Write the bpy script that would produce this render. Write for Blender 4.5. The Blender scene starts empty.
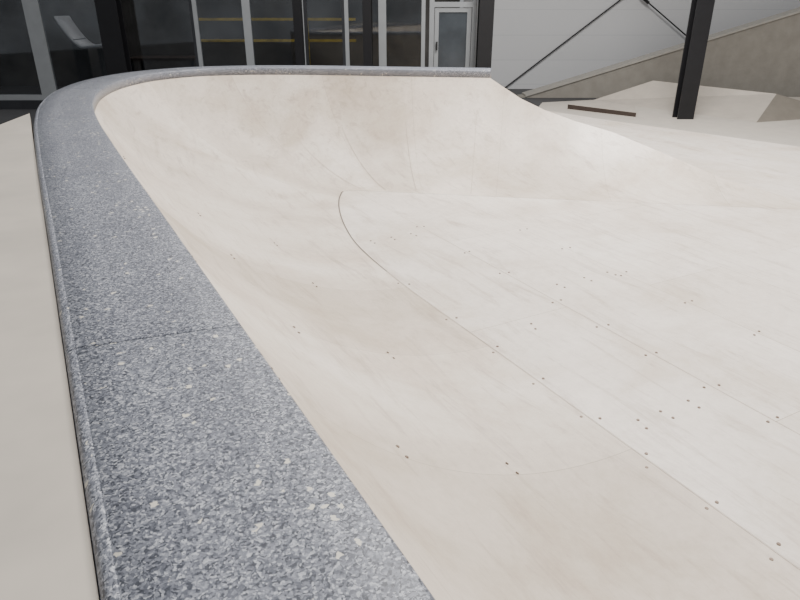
import bpy, bmesh, math, random
from mathutils import Vector
random.seed(4)
C=math.cos(math.radians(28.4)); S=math.sin(math.radians(28.4))
GROUND=-1.1; FLAT=-0.9; APR=-1.03
col=bpy.context.scene.collection

# ------------------------------------------------------------ materials
def newmat(name):
    m=bpy.data.materials.new(name); m.use_nodes=True
    nt=m.node_tree; b=nt.nodes["Principled BSDF"]; return m,nt,b
def ramp(nt,stops,interp='LINEAR'):
    r=nt.nodes.new("ShaderNodeValToRGB"); r.color_ramp.interpolation=interp
    e=r.color_ramp.elements
    while len(e)<len(stops): e.new(.5)
    for el,(p,c) in zip(e,stops): el.position=p; el.color=(c[0],c[1],c[2],1)
    return r
def noise(nt,vec,scale,detail=4,rough=.55,dist=0):
    n=nt.nodes.new("ShaderNodeTexNoise"); n.inputs["Scale"].default_value=scale
    n.inputs["Detail"].default_value=detail; n.inputs["Roughness"].default_value=rough; n.inputs["Distortion"].default_value=dist
    nt.links.new(vec,n.inputs["Vector"]); return n
def mix(nt,a,b,fac,mode='MIX'):
    m=nt.nodes.new("ShaderNodeMix"); m.data_type='RGBA'; m.blend_type=mode
    for v,i in((fac,0),(a,6),(b,7)):
        if hasattr(v,"links"): nt.links.new(v,m.inputs[i])
        elif i==0: m.inputs[0].default_value=v
        else: m.inputs[i].default_value=(v[0],v[1],v[2],1)
    return m.outputs[2]
def plain(name,c,rough=.6,metal=0,var=.12,scale=6):
    m,nt,b=newmat(name); tc=nt.nodes.new("ShaderNodeTexCoord")
    n=noise(nt,tc.outputs["Object"],scale)
    r=ramp(nt,[(.3,[k*(1-var) for k in c]),(.7,[min(1,k*(1+var)) for k in c])])
    nt.links.new(n.outputs["Fac"],r.inputs[0]); nt.links.new(r.outputs[0],b.inputs["Base Color"])
    b.inputs["Roughness"].default_value=rough; b.inputs["Metallic"].default_value=metal
    return m

def granite():
    m,nt,b=newmat("granite"); tc=nt.nodes.new("ShaderNodeTexCoord"); o=tc.outputs["Object"]
    wn=noise(nt,o,90,3)
    sc=nt.nodes.new("ShaderNodeVectorMath"); sc.operation='MULTIPLY_ADD'
    sc.inputs[1].default_value=(.014,.014,.014)
    nt.links.new(wn.outputs["Color"],sc.inputs[0]); nt.links.new(o,sc.inputs[2])
    v=nt.nodes.new("ShaderNodeTexVoronoi"); v.inputs["Scale"].default_value=290
    nt.links.new(sc.outputs[0],v.inputs["Vector"])
    sep=nt.nodes.new("ShaderNodeSeparateColor"); nt.links.new(v.outputs["Color"],sep.inputs[0])
    r=ramp(nt,[(0,(.068,.073,.088)),(.17,(.13,.138,.162)),(.42,(.205,.215,.245)),(.68,(.285,.297,.328)),(.86,(.46,.47,.495))],'CONSTANT')
    nt.links.new(sep.outputs[0],r.inputs[0])
    n2=noise(nt,o,280,4,.75); r2=ramp(nt,[(.35,(.62,.63,.655)),(.65,(1.3,1.3,1.3))])
    nt.links.new(n2.outputs["Fac"],r2.inputs[0])
    c=mix(nt,r.outputs[0],r2.outputs[0],.75,'MULTIPLY')
    v2=nt.nodes.new("ShaderNodeTexVoronoi"); v2.inputs["Scale"].default_value=115
    nt.links.new(sc.outputs[0],v2.inputs["Vector"])
    s2=nt.nodes.new("ShaderNodeSeparateColor"); nt.links.new(v2.outputs["Color"],s2.inputs[0])
    r3=ramp(nt,[(0,(0,0,0)),(.991,(1,1,1))],'CONSTANT'); nt.links.new(s2.outputs[1],r3.inputs[0])
    c=mix(nt,c,(.70,.66,.56),r3.outputs[0])
    n3=noise(nt,o,2.2,3); r4=ramp(nt,[(.3,(.9,.9,.92)),(.7,(1.1,1.1,1.1))]); nt.links.new(n3.outputs["Fac"],r4.inputs[0])
    c=mix(nt,c,r4.outputs[0],1.0,'MULTIPLY')
    nt.links.new(c,b.inputs["Base Color"]); b.inputs["Roughness"].default_value=.42
    bp=nt.nodes.new("ShaderNodeBump"); bp.inputs["Strength"].default_value=.12; bp.inputs["Distance"].default_value=.002
    nt.links.new(n2.outputs["Fac"],bp.inputs["Height"]); nt.links.new(bp.outputs[0],b.inputs["Normal"])
    return m

def board(name,bw,bh,c1,c2,stain,rough,mort,bands=False):
    """pale composite ramp sheets: sheet-to-sheet tone, hairline joints, brown scuffs"""
    m,nt,b=newmat(name); tc=nt.nodes.new("ShaderNodeTexCoord"); geo=tc.outputs["Object"]
    br=nt.nodes.new("ShaderNodeTexBrick"); br.inputs["Scale"].default_value=1
    br.inputs["Brick Width"].default_value=bw; br.inputs["Row Height"].default_value=bh
    br.inputs["Mortar Size"].default_value=mort; br.inputs["Mortar Smooth"].default_value=.1
    br.inputs["Color1"].default_value=(*c1,1); br.inputs["Color2"].default_value=(*c2,1)
    br.inputs["Mortar"].default_value=(.48,.41,.33,1); br.offset=.5
    nt.links.new(tc.outputs["UV"],br.inputs["Vector"])
    c=br.outputs["Color"]
    if bands:
        sx=nt.nodes.new("ShaderNodeSeparateXYZ"); nt.links.new(tc.outputs["UV"],sx.inputs[0])
        nb_=nt.nodes.new("ShaderNodeTexNoise"); nb_.noise_dimensions='1D'; nb_.inputs["Scale"].default_value=1.1; nb_.inputs["Detail"].default_value=0
        nt.links.new(sx.outputs[0],nb_.inputs["W"])
        rb=ramp(nt,[(.38,(.86,.84,.81)),(.5,(.97,.96,.945)),(.62,(1.04,1.04,1.04))]); nt.links.new(nb_.outputs["Fac"],rb.inputs[0])
        c=mix(nt,c,rb.outputs[0],.85,'MULTIPLY')
    n=noise(nt,geo,1.6,7,.62,.4); r=ramp(nt,[(.34,(.79,.745,.69)),(.50,(.94,.925,.905)),(.66,(1.05,1.05,1.05))]); nt.links.new(n.outputs["Fac"],r.inputs[0])
    c=mix(nt,c,r.outputs[0],stain,'MULTIPLY')
    for rot,sc,lo in((.6,(7,.9,7),.53),(-.35,(5,.7,5),.56),(1.3,(6,1.2,6),.57)):
        mp2=nt.nodes.new("ShaderNodeMapping"); mp2.inputs["Scale"].default_value=sc; mp2.inputs["Rotation"].default_value=(0,0,rot)
        nt.links.new(geo,mp2.inputs["Vector"])
        n2=noise(nt,mp2.outputs[0],1.5,9,.75,.8); r2=ramp(nt,[(lo,(0,0,0)),(lo+.2,(.7*stain,.7*stain,.7*stain))]); nt.links.new(n2.outputs["Fac"],r2.inputs[0])
        c=mix(nt,c,(.40,.315,.245),r2.outputs[0])
    n3=noise(nt,geo,22,7,.85); r3=ramp(nt,[(.3,(.89,.875,.86)),(.58,(1.02,1.02,1.02))]); nt.links.new(n3.outputs["Fac"],r3.inputs[0])
    c=mix(nt,c,r3.outputs[0],1,'MULTIPLY')
    nt.links.new(c,b.inputs["Base Color"])
    rr=ramp(nt,[(.35,(rough+.12,)*3),(.65,(rough-.04,)*3)]); nt.links.new(n.outputs["Fac"],rr.inputs[0]); nt.links.new(rr.outputs[0],b.inputs["Roughness"])
    return m

M_gran=granite()
M_trans=board("ramp_sheet_curved",.95,3.0,(.755,.672,.578),(.86,.782,.69),1.0,.38,.0011,True)
M_flat=board("ramp_sheet_flat",2.44,.635,(.825,.748,.662),(.885,.815,.735),.95,.34,.0014)
M_deck=plain("deck_sheet",(.51,.465,.40),.5,var=.12,scale=3)
M_side=plain("ramp_edge_ply",(.36,.30,.23),.7)
M_seam=plain("seam_dark",(.15,.12,.10),.8)
M_seaml=plain("seam_light",(.52,.45,.38),.8)
M_seamf=plain("seam_faint",(.56,.48,.40),.8)
M_screw=plain("screw_steel",(.22,.16,.12),.5,.3)
M_black=plain("black_steel",(.012,.012,.014),.45,.2)
M_frame=plain("grey_frame",(.32,.335,.345),.4,.1,var=.05)
M_frameD=plain("dark_frame",(.035,.037,.042),.4,.2)
M_conc=plain("concrete_grey",(.28,.26,.225),.85,var=.10,scale=5)
M_cap=plain("concrete_cap",(.38,.36,.32),.8,var=.06)
M_ground=plain("ground_floor",(.06,.06,.062),.6)
M_plat=plain("platform_sheet",(.56,.51,.44),.5,var=.05)
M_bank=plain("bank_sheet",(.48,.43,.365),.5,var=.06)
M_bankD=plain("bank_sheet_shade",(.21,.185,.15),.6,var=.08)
M_yel=plain("yellow_paint",(.60,.44,.07),.4,var=.3)
M_wood=plain("brown_wood",(.05,.035,.028),.5)
M_int=plain("interior_wall",(.085,.08,.075),.8,var=.7,scale=.9)
M_chair=plain("grey_plastic",(.55,.56,.58),.4)
M_pane=plain("frosted_pane",(.06,.07,.08),.2,var=.25,scale=2)

def glass():
    m,nt,b=newmat("glazing"); nt.nodes.remove(b); out=nt.nodes["Material Output"]
    t=nt.nodes.new("ShaderNodeBsdfTransparent"); t.inputs[0].default_value=(.66,.67,.68,1)
    g=nt.nodes.new("ShaderNodeBsdfGlossy"); g.inputs[0].default_value=(.8,.85,.9,1); g.inputs["Roughness"].default_value=.03
    tc=nt.nodes.new("ShaderNodeTexCoord"); n=noise(nt,tc.outputs["Object"],1.1,3); r=ramp(nt,[(.35,(.05,)*3),(.65,(.11,)*3)]); nt.links.new(n.outputs["Fac"],r.inputs[0])
    x=nt.nodes.new("ShaderNodeMixShader"); nt.links.new(r.outputs[0],x.inputs[0]); nt.links.new(t.outputs[0],x.inputs[1]); nt.links.new(g.outputs[0],x.inputs[2])
    nt.links.new(x.outputs[0],out.inputs[0]); return m
M_glass=glass()
def wallpanel():
    m,nt,b=newmat("white_sandwich_panel"); tc=nt.nodes.new("ShaderNodeTexCoord")
    br=nt.nodes.new("ShaderNodeTexBrick"); br.inputs["Scale"].default_value=1; br.offset=0
    br.inputs["Brick Width"].default_value=30; br.inputs["Row Height"].default_value=.5; br.inputs["Mortar Size"].default_value=.008
    br.inputs["Color1"].default_value=(.60,.605,.61,1); br.inputs["Color2"].default_value=(.62,.625,.63,1); br.inputs["Mortar"].default_value=(.53,.54,.55,1)
    sw=nt.nodes.new("ShaderNodeSeparateXYZ"); cb=nt.nodes.new("ShaderNodeCombineXYZ")
    nt.links.new(tc.outputs["Object"],sw.inputs[0]); nt.links.new(sw.outputs[0],cb.inputs[0]); nt.links.new(sw.outputs[2],cb.inputs[1])
    nt.links.new(cb.outputs[0],br.inputs["Vector"])
    nt.links.new(br.outputs["Color"],b.inputs["Base Color"]); b.inputs["Roughness"].default_value=.5
    return m
M_wall=wallpanel()

# ------------------------------------------------------------ helpers
def mesh(name,verts,faces,mats,parent=None,smooth=False,loc=(0,0,0),rot=0,uv=None,midx=None):
    me=bpy.data.meshes.new(name); me.from_pydata([tuple(v) for v in verts],[],faces)
    for m in (mats if isinstance(mats,list) else [mats]): me.materials.append(m)
    if midx:
        for p,i in zip(me.polygons,midx): p.material_index=i
    if smooth:
        for p in me.polygons: p.use_smooth=True
    if uv is not None:
        l=me.uv_layers.new(name="UVMap")
        for lp in me.loops: l.data[lp.index].uv=uv[lp.vertex_index]
    me.update()
    o=bpy.data.objects.new(name,me); col.objects.link(o); o.location=loc; o.rotation_euler=(0,0,rot)
    if parent: o.parent=parent
    return o
def empty(name,loc=(0,0,0),rot=0):
    o=bpy.data.objects.new(name,None); col.objects.link(o); o.location=loc; o.rotation_euler=(0,0,rot); o.empty_display_size=.2
    return o
def tag(o,label,cat,group=None):
    o["label"]=label; o["category"]=cat
    if group: o["group"]=group
ROT=-math.radians(28.4)
def W(b,a,z=0): return (b*C+a*S, a*C-b*S, z)
def boxdata(bs):
    V=[];F=[]
    for x0,x1,y0,y1,z0,z1 in bs:
        n=len(V); V+=[(x0,y0,z0),(x1,y0,z0),(x1,y1,z0),(x0,y1,z0),(x0,y0,z1),(x1,y0,z1),(x1,y1,z1),(x0,y1,z1)]
        F+=[tuple(n+i for i in f) for f in((0,3,2,1),(4,5,6,7),(0,1,5,4),(1,2,6,5),(2,3,7,6),(3,0,4,7))]
    return V,F
def boxes(name,bs,mat,parent=None,bevel=0):
    """boxes given in hall coordinates (b across, a away from the bowl)"""
    V,F=boxdata(bs)
    o=mesh(name,V,F,mat,parent,rot=0 if parent else ROT)
    if bevel:
        m=o.modifiers.new("bev",'BEVEL'); m.width=bevel; m.segments=2; m.limit_method='ANGLE'
    return o

# ------------------------------------------------------------ bowl curves
X0=.289
Ck=[(X0,-1.6),(X0,0),(X0,2),(X0,3.4),(.304,4.4),(.355,5.15),(.49,5.88),(.73,6.5),(1.07,6.95),(1.5,7.16),(2.0,7.08),(2.5,6.82),(3.3,6.21),(4.07,5.62),(4.67,5.16),(5.50,4.53),(6.29,3.92)]
Fk=[(1.70,-1.6),(1.70,0),(1.70,2),(1.70,3.2),(1.75,3.85),(1.83,4.22),(1.93,4.55),(2.05,4.86),(2.15,5.06),(2.25,5.19),(2.38,5.14),(2.52,5.03),(2.75,4.85),(3.21,4.49),(3.81,4.03),(4.64,3.40),(5.43,2.79)]
NS=24
def cr(P,i,t):
    p1=Vector(P[i]);p2=Vector(P[i+1]); p0=Vector(P[i-1]) if i else p1*2-p2; p3=Vector(P[i+2]) if i+2<len(P) else p2*2-p1
    t0=0;t1=t0+(p1-p0).length**.5;t2=t1+(p2-p1).length**.5;t3=t2+(p3-p2).length**.5
    u=t1+(t2-t1)*t
    A1=p0*((t1-u)/(t1-t0))+p1*((u-t0)/(t1-t0));A2=p1*((t2-u)/(t2-t1))+p2*((u-t1)/(t2-t1));A3=p2*((t3-u)/(t3-t2))+p3*((u-t2)/(t3-t2))
    B1=A1*((t2-u)/(t2-t0))+A2*((u-t0)/(t2-t0));B2=A2*((t3-u)/(t3-t1))+A3*((u-t1)/(t3-t1))
    return B1*((t2-u)/(t2-t1))+B2*((u-t1)/(t2-t1))
Cp=[];Fp=[]
for i in range(len(Ck)-1):
    for k in range(NS):
        Cp.append(cr(Ck,i,k/NS)); Fp.append(cr(Fk,i,k/NS))
Cp.append(Vector(Ck[-1]));Fp.append(Vector(Fk[-1]))
IE=13*NS
Sl=[0]
for i in range(1,len(Cp)): Sl.append(Sl[-1]+(Cp[i]-Cp[i-1]).length)
TH=math.radians(60.6); TOP=-.07
def prof(w):
    ph=TH*(1-w); return math.sin(ph)/math.sin(TH), (1-math.cos(ph))/(1-math.cos(TH))
def cutz(e):
    K=[(0,TOP),(.14,-.15),(.32,-.25),(.56,-.345),(.85,-.43),(1.2,-.51),(1.6,-.64),(2.1,-.80),(2.7,-.9),(4,-.9)]
    for (e0,z0),(e1,z1) in zip(K,K[1:]):
        if e<=e1: return z0+(z1-z0)*(e-e0)/(e1-e0)
    return -.9
def w_of_z(z):
    q=max(0,(z-FLAT)/(TOP-FLAT)); return 1-math.acos(1-q*(1-math.cos(TH)))/TH
def surf(i,w,lift=.001):
    h,zz=prof(w); p=Fp[i].lerp(Cp[i],h); return (p.x,p.y,FLAT+(TOP-FLAT)*zz+lift)
NW=28
bowl=empty("skate_bowl",(1.7,0,GROUND))
tag(bowl,"pale cream wooden skate bowl with curved quarter-pipe walls and screwed sheets","skate ramp")
def child(o):
    o.parent=bowl; o.location=(-1.7,0,-GROUND); return o
V=[];UV=[];F=[]
for i in range(len(Cp)):
    e=Sl[i]-Sl[IE]; w0=w_of_z(cutz(e)) if e>0 else 0
    for j in range(NW+1):
        w=w0+(1-w0)*j/NW
        V.append(surf(i,w)); UV.append((Sl[i]+.41,1.9*w))
for i in range(len(Cp)-1):
    for j in range(NW):
        a=i*(NW+1)+j; F.append((a,a+1,a+NW+2,a+NW+1))
nb=len(V)
for i in range(len(Cp)):
    x,y,z=V[i*(NW+1)]; V.append((x,y,z)); V.append((x,y,GROUND)); UV+=[(0,0),(0,0)]
nsk=len(F)
for i in range(len(Cp)-1): F.append((nb+2*i,nb+2*i+2,nb+2*i+3,nb+2*i+1))
tr=child(mesh("transition",V,F,[M_trans,M_side],smooth=True,uv=UV,midx=[0]*nsk+[1]*(len(F)-nsk)))
# flat bottom
out=[(p.x,p.y) for p in Fp[:IE+1]]+[(4.02,5.55),(3.5,8.5),(6.9,8.5),(7.10,7.07),(7.70,4.48),(8.62,.5),(9.1,-1.6)]
bm=bmesh.new()
tv=[bm.verts.new((x,y,FLAT)) for x,y in out]; bv=[bm.verts.new((x,y,GROUND)) for x,y in out]
f=bm.faces.new(tv); f.normal_update()
if f.normal.z<0: f.normal_flip()
n=len(out)
for i in range(n):
    q=bm.faces.new((tv[i],bv[i],bv[(i+1)%n],tv[(i+1)%n])); q.material_index=1
uvl=bm.loops.layers.uv.new("UVMap")
for fc in bm.faces:
    for l in fc.loops: l[uvl].uv=(l.vert.co.y+40.3, l.vert.co.x-1.70+.635*10)
bmesh.ops.triangulate(bm,faces=[f])
me=bpy.data.meshes.new("flat_bottom"); bm.to_mesh(me); bm.free(); me.materials.append(M_flat); me.materials.append(M_side)
fb=bpy.data.objects.new("flat_bottom",me); col.objects.link(fb); child(fb)
def strip(name,pts,w0,w1,mat):
    V=[];F=[]
    for i,p in enumerate(pts):
        a=Vector(pts[max(0,i-1)]);b=Vector(pts[min(len(pts)-1,i+1)]); d=(b-a); nrm=Vector((-d.y,d.x,0)).normalized()
        w=w0+(w1-w0)*i/(len(pts)-1)
        p=Vector(p); V+=[p-nrm*w/2,p+nrm*w/2]
        if i: F.append((2*i-2,2*i,2*i+1,2*i-1))
    return child(mesh(name,V,F,mat))
strip("seam",[(p.x,p.y,FLAT+.004) for p in Fp[int(3.2*NS):int(8.9*NS)]],.005,.012,M_seam)
strip("seam",[(p.x,p.y,FLAT+.004) for p in Fp[:int(3.2*NS)+1]],.0013,.0040,M_seaml)
strip("seam",[(2.335,-1.5+.2*q,FLAT+.003) for q in range(28)],.0014,.0022,M_seaml)
for kk,wa,wb in ((10.3,.45,.97),(11.3,.35,.97),(12.1,.3,.95),(12.9,.25,.97)):
    i=int(kk*NS); strip("seam",[surf(i,wa+(wb-wa)*q/24,.006) for q in range(25)],.002,.005,M_seamf)
# screws
me=bpy.data.meshes.new("screw"); bm=bmesh.new(); bmesh.ops.create_cone(bm,cap_ends=True,segments=10,radius1=.0068,radius2=.0055,depth=.003); bm.to_mesh(me); bm.free(); me.materials.append(M_screw)
def jit(k): return random.uniform(-k,k)
sp=[]
for y in (.5,.75,1.0,1.25,1.55,1.85,2.2,2.6,3.1):
    for dx in(-.03,.03): sp.append((1.70+dx+jit(.010),y+jit(.035)))
for y in (.95,1.2,1.5,1.8,2.15,2.5,2.95,3.4,4.0):
    for dx in(-.03,.03): sp.append((2.335+dx+jit(.010),y+jit(.035)))
for y in (1.7,2.1,2.6,3.1,3.6):
    for dx in(-.03,.03): sp.append((2.97+dx+jit(.008),y+jit(.03)))
for x,y in((1.85,1.42),(2.0,1.42),(2.16,1.42),(2.5,2.64),(2.72,2.64),(2.9,2.64),(1.88,3.86),(2.04,3.86),(2.2,3.86),(2.02,.82),(2.02,2.3)):
    for dy in(-.028,.028): sp.append((x+jit(.012),y+dy))
for x,y in sp[:74]:
    o=bpy.data.objects.new("screw",me); col.objects.link(o); o.parent=bowl; o.location=(x-1.7,y,FLAT-GROUND+.002)
for s in (2.92,3.87,4.82,5.77):
    for w in (.10,.40,.68):
        for ds in(-.028,.028):
            k=min(range(len(Sl)),key=lambda q:abs(Sl[q]-s)); x,y,z=surf(k,w); y+=ds
            o=bpy.data.objects.new("screw",me); col.objects.link(o); o.parent=bowl; o.location=(x-1.7,y,z-GROUND+.002)
            o.rotation_euler=(0,TH*w,0)

# ------------------------------------------------------------ granite coping stones
prf=[(0,-.068),(0,-.010),(.0025,-.003),(.009,0),(.10,0),(.22,0),(.313,0),(.3145,-.0022),(.3165,-.0022),(.318,-.0008),(.329,-.006),(.335,-.014),(.338,-.026),(.338,-.068)]
def outward(i):
    a=Cp[max(0,i-1)];b=Cp[min(len(Cp)-1,i+1)];d=(b-a).normalized(); return Vector((-d.y,d.x))
def at(s):
    for i in range(1,len(Sl)):
        if Sl[i]>=s:
            t=(s-Sl[i-1])/(Sl[i]-Sl[i-1]); return Cp[i-1].lerp(Cp[i],t), outward(i-1).lerp(outward(i),t).normalized()
joints=[0,1.25,2.83]
while joints[-1]+1.55<Sl[IE]-.8: joints.append(joints[-1]+1.55)
joints.append(Sl[IE])
SKEW=.055
for a,b in zip(joints,joints[1:]):
    n=max(2,int((b-a)/.04)); V=[];F=[]; P=len(prf)
    ss=[a+.0007,a+.004]+[a+.004+(b-a-.008)*k/n for k in range(1,n)]+[b-.004,b-.0007]
    mid,_=at((a+b)/2); org=Vector((mid.x,mid.y,TOP))
    for q,s in enumerate(ss):
        p,nn=at(s); sh=-.0016 if q in(0,len(ss)-1) else 0
        tg=Vector((nn.y,-nn.x)); last=1-max(0,(s-(Sl[IE]-1.2))/1.2)
        for x,z in prf:
            v=p+nn*x+tg*(x/.338*SKEW*last); V.append((v.x-org.x,v.y-org.y,z+(sh if z>-.05 else 0)-TOP))
    for q in range(len(ss)-1):
        for j in range(P-1): F.append((q*P+j,q*P+j+1,(q+1)*P+j+1,(q+1)*P+j))
        F.append((q*P+P-1,q*P,(q+1)*P,(q+1)*P+P-1))
    F.append(tuple(range(P))[::-1]); F.append(tuple((len(ss)-1)*P+j for j in range(P)))
    o=mesh("granite_coping_stone",V,F,M_gran,smooth=True,loc=org)
    for pl in o.data.polygons:
        if len(pl.vertices)>4: pl.use_smooth=False
    tag(o,"speckled blue-grey granite coping block along the bowl rim","coping stone","granite coping stones around the bowl")
V=[];F=[]
for i in range(IE+1):
    nn=outward(i); a=Cp[i]+nn*.002; b=Cp[i]+nn*.325
    V+=[(a.x,a.y,TOP),(b.x,b.y,TOP),(b.x,b.y,GROUND)]
    if i:
        F+=[(3*i-3,3*i,3*i+1,3*i-2),(3*i-2,3*i+1,3*i+2,3*i-1)]
child(mesh("rim_wall",V,F,M_side))

# ------------------------------------------------------------ outer deck
dp=[(-.0495,4.85),(-.21,4.44),(-1.5,1.0),(-2.4,-1.6),(-.0495,-1.6)]
V=[(x,y,-.022) for x,y in dp]+[(x,y,-.06) for x,y in dp]+[(x,y,GROUND) for x,y in dp]
n=5;F=[tuple(range(n))]
for i in range(n):
    j=(i+1)%n; F+=[(i,n+i,n+j,j),(n+i,2*n+i,2*n+j,n+j)]
F.append(tuple(range(2*n,3*n))[::-1])
V=[(x+1,y-1,z-GROUND) for x,y,z in V]
dk=mesh("ramp_deck",V,F,M_deck,loc=(-1,1,GROUND)); tag(dk,"smooth beige ramp deck running beside the granite coping","ramp deck")

# ------------------------------------------------------------ hall shell
g=mesh("floor",[(-14,-6,GROUND),(22,-6,GROUND),(22,26,GROUND),(-14,26,GROUND)],[(0,1,2,3)],M_ground); g["kind"]="structure"
w=boxes("wall_back",[(1.45,14,15,15.2,GROUND,5)],M_wall); w["kind"]="structure"
w=boxes("wall_side",[(1.35,1.45,12.12,15.2,GROUND,5)],M_wall); w["kind"]="structure"
w=boxes("trim_1",[(-9.5,1.3,11.95,12.1,GROUND,-.95)],M_frameD); w["kind"]="structure"
w=boxes("wall_interior",[(-9.5,1.3,15.5,15.6,GROUND,5)],M_int); w["kind"]="structure"
edges=[-9.4,-7.8,-6.22,-4.95,-3.5,-2.6,-1.63,-.94,-.30,.43]
for k,(b0,b1) in enumerate(zip(edges,edges[1:])):
    z0,z1=-.95,3.4; light=k in(0,1,2,4,5,7,8)
    l={0:.08,1:.06,2:.13}.get(k,.065 if light else .05); r={0:.06,1:.13,2:.05}.get(k,.065 if light else .05)
    fm=M_frame if light else M_frameD
    bs=[(b0,b0+l,12,12.08,z0,z1),(b1-r,b1,12,12.08,z0,z1),(b0+l,b1-r,12,12.08,z0,z0+.09),(b0+l,b1-r,12,12.08,z1-.07,z1)]
    o=boxes("window_%d"%(k+1),bs,fm); o["kind"]="structure"
    boxes("glass",[(b0+l,b1-r,12.03,12.045,z0+.09,z1-.07)],M_glass,parent=o)
o=boxes("door_1",[(.5,.58,12,12.1,GROUND,3.4),(1.22,1.30,12,12.1,GROUND,3.4),(.58,1.22,12,12.1,.56,.64)],M_frame); o["kind"]="structure"
lf=boxes("door_leaf",[(.59,.66,12.02,12.07,GROUND+.02,.55),(1.14,1.21,12.02,12.07,GROUND+.02,.55),(.66,1.14,12.02,12.07,GROUND+.02,-.6),(.66,1.14,12.02,12.07,.48,.55)],M_frame,parent=o)
boxes("door_pane",[(.66,1.14,12.04,12.05,-.6,.48)],M_pane,parent=lf)
boxes("door_handle",[(.62,.645,11.97,12.0,-.12,.02),(.62,.635,11.99,12.02,-.06,-.04)],M_black,parent=lf)

def column(b,a,w,d,label,z0=GROUND):
    t=.025
    bs=[(-w/2,w/2,-d/2,-d/2+t,0,6.1),(-w/2,w/2,d/2-t,d/2,0,6.1),(-t,t,-d/2+t,d/2-t,0,6.1)]
    if z0==GROUND: bs.append((-w/2-.06,w/2+.06,-d/2-.06,d/2+.06,0,.03))
    e=boxes("steel_column",bs,M_black)
    e.location=W(b,a,z0); tag(e,label,"column"); return e
column(4.45,10.5,.25,.22,"black steel I-beam column standing beside the bowl floor",APR)
column(1.42,11.75,.24,.24,"black steel column at the end of the glazed wall")
column(-4.8,11.75,.34,.24,"thick black steel column before the glazed facade")
column(-.55,11.8,.14,.14,"slim black steel column before the glazed facade")
column(-1.7,11.8,.14,.14,"slim black steel column before the glazed facade")

def rod(p,q,r,label):
    p=Vector(W(*p));q=Vector(W(*q)); d=q-p
    bm=bmesh.new(); bmesh.ops.create_cone(bm,cap_ends=True,segments=10,radius1=r,radius2=r,depth=d.length)
    bmesh.ops.create_cone(bm,cap_ends=True,segments=8,radius1=r*2.2,radius2=r*2.2,depth=.18)
    me=bpy.data.meshes.new("brace_rod"); bm.to_mesh(me); bm.free(); me.materials.append(M_black)
    o=bpy.data.objects.new("brace_rod",me); col.objects.link(o); o.location=(p+q)/2; o.rotation_mode='QUATERNION'; o.rotation_quaternion=d.to_track_quat('Z','Y')
    tag(o,label,"brace rod")
rod((2.28,14.93,-1.09),(7.2,14.93,2.68),.014,"thin dark diagonal steel brace on the white panel wall")
rod((2.6,14.86,2.43),(7.6,14.86,-1.08),.014,"thin dark diagonal steel brace on the white panel wall")

pr=[(2.3,GROUND),(2.55,-1.06),(10.5,1.36),(10.5,GROUND)]
V=[(b,0,z-GROUND) for b,z in pr]+[(b,.35,z-GROUND) for b,z in pr]
F=[(0,3,2,1)[::-1],(4,5,6,7)[::-1]]+[(i,(i+1)%4,4+(i+1)%4,4+i) for i in range(4)]
o=mesh("sloping_concrete_wall",V,F,M_conc,loc=W(0,13.5,GROUND),rot=ROT); tag(o,"grey-beige concrete wall with sloping top before the white wall","concrete wall")
V=[(b,0-.03,z-GROUND) for b,z in((2.5,-1.08),(10.5,1.34),(10.5,1.375),(2.5,-1.045))]
V+=[(x,.38,z) for x,_,z in V]
mesh("wall_cap",V,F,M_cap,parent=o)

def poly(name,verts,faces,mats,mi,label,cat,base=APR):
    P=[Vector(W(b,a,z)) for b,a,z in verts]; c=sum(P,Vector())/len(P); c.z=base
    o=mesh(name,[p-c for p in P],faces,mats,loc=c,midx=mi); tag(o,label,cat)
    return o
ap=[(2.14,10.86),(2.6,12.3),(4.5,12.95),(11,13.2),(13,9),(9.5,-.5)]
wpts=[Vector(W(b,a,0)) for b,a in ap]
wp=[(p.x,p.y) for p in wpts]+[(8.68,.5),(7.76,4.48),(7.16,7.07)]
n=len(wp)
V=[(x,y,APR) for x,y in wp]+[(x,y,GROUND) for x,y in wp]
F=[tuple(range(n))]+[(i,n+i,n+(i+1)%n,(i+1)%n) for i in range(n)]
bm=bmesh.new(); vs=[bm.verts.new(v) for v in V]
for f_ in F: bm.faces.new([vs[i] for i in f_])
bmesh.ops.recalc_face_normals(bm,faces=bm.faces[:])
bmesh.ops.triangulate(bm,faces=[fc for fc in bm.faces if len(fc.verts)>4])
me=bpy.data.meshes.new("floor"); bm.to_mesh(me); bm.free(); me.materials.append(M_plat)
o=bpy.data.objects.new("floor",me); col.objects.link(o); o["kind"]="structure"
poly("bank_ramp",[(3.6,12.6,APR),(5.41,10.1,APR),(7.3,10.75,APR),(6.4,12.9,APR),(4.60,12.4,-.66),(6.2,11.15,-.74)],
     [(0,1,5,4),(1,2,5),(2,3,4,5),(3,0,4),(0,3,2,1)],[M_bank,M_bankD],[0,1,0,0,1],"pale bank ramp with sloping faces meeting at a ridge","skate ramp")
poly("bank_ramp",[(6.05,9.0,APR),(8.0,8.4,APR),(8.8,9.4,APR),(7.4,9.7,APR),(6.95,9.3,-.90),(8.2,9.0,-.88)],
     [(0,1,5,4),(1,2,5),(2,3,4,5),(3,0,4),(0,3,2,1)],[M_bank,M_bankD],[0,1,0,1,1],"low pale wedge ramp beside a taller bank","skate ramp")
poly("low_skate_box",[(2.87,11.5,APR),(3.75,10.62,APR),(3.95,11.3,APR),(3.35,11.9,APR),(2.87,11.5,-.955),(3.75,10.62,-.965),(3.95,11.3,-.955),(3.35,11.9,-.94)],
     [(0,1,5,4),(1,2,6,5),(2,3,7,6),(3,0,4,7),(4,5,6,7),(3,2,1,0)],[M_bank,M_wood],[1,0,0,1,0,1],"low pale skate box with dark brown edge","skate box")

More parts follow.
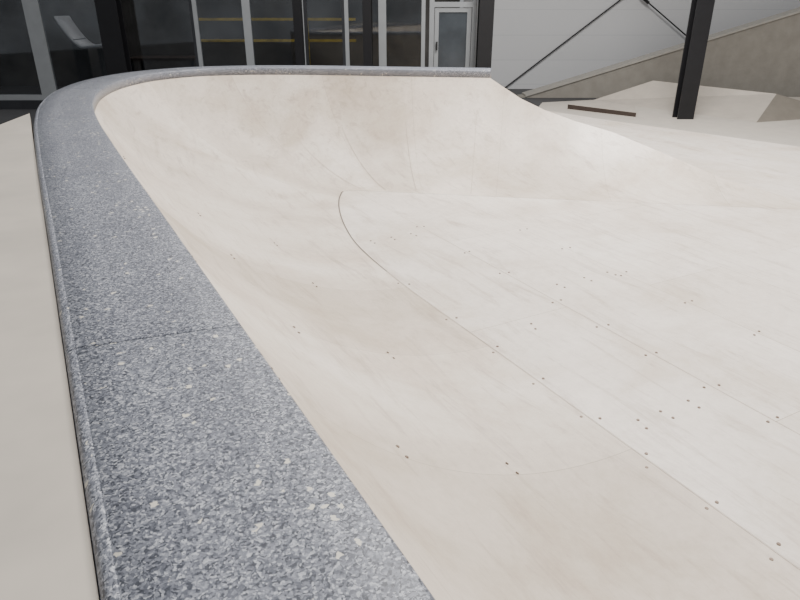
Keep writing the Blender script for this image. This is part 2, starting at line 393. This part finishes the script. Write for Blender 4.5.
def rail(b0,b1,a,label):
    bs=[(b0,b1,a,a+.04,z,z+.05) for z in(-.1,.3)]
    x=b0
    while x<=b1: bs.append((x,x+.04,a,a+.04,GROUND,.34)); x+=1.15
    o=boxes("yellow_railing",bs,M_yel); tag(o,label,"railing")
rail(-4.2,-.9,14.3,"yellow metal railing behind the dark glazing")
o=boxes("table",[(-5.2,-3.9,13.1,13.8,-.38,-.33)],M_wood); tag(o,"brown wooden table with four legs behind the glazing","table")
for x,y in((-5.15,13.15),(-3.99,13.15),(-5.15,13.7),(-3.99,13.7)): boxes("leg",[(x,x+.05,y,y+.05,GROUND,-.38)],M_frameD,parent=o)
V=[];F=[]
n=18
for i in range(n+1):
    t=i/n; x=-.45+.9*t; z=.42+.55*(max(0,.45-t)/.45)**1.6+.10*t
    for y in(-.3,.3): V+=[(x,y,z),(x,y,z+.04)]
for i in range(n):
    a=4*i; F+=[(a,a+4,a+6,a+2),(a+1,a+3,a+7,a+5),(a,a+1,a+5,a+4),(a+2,a+6,a+7,a+3)]
ch=mesh("lounge_chair",V,F,M_chair,smooth=True,loc=W(-5.75,13.0,GROUND+.5),rot=ROT); tag(ch,"grey curved lounge chair behind the glazing","chair")
boxes("leg",[(-.25,-.2,-.25,.25,-.5,.62),(.2,.25,-.25,.25,-.5,.46)],M_frameD,parent=ch)

# ------------------------------------------------------------ lights
def area(name,loc,size,power,colr=(1,1,1),sy=None,rot=(0,0,0)):
    l=bpy.data.lights.new(name,'AREA'); l.energy=power; l.size=size; l.color=colr
    if sy: l.shape='RECTANGLE'; l.size_y=sy
    o=bpy.data.objects.new(name,l); col.objects.link(o); o.location=loc; o.rotation_euler=rot
area("hall_light",(3.1,1.4,5.0),2.6,440,(1,.97,.94),4)
area("hall_light",(5.6,4.6,5.0),2.0,680,(1,.975,.955),3)
area("hall_light",(4.2,10.5,5.0),3,170,(1,.98,.96),3)
area("room_light",W(-4,14,4.5),6,75,(1,.95,.88),2,(0,0,ROT))
wd=bpy.data.worlds.new("w"); bpy.context.scene.world=wd; wd.use_nodes=True
wd.node_tree.nodes["Background"].inputs[0].default_value=(.94,.96,1,1); wd.node_tree.nodes["Background"].inputs[1].default_value=.33

cam=bpy.data.cameras.new("camera"); co=bpy.data.objects.new("camera",cam); col.objects.link(co)
co.location=(0,0,.61); co.rotation_euler=(math.radians(65.5),0,ROT)
cam.sensor_width=36; cam.lens=650/800*36; cam.clip_start=.02
bpy.context.scene.camera=co
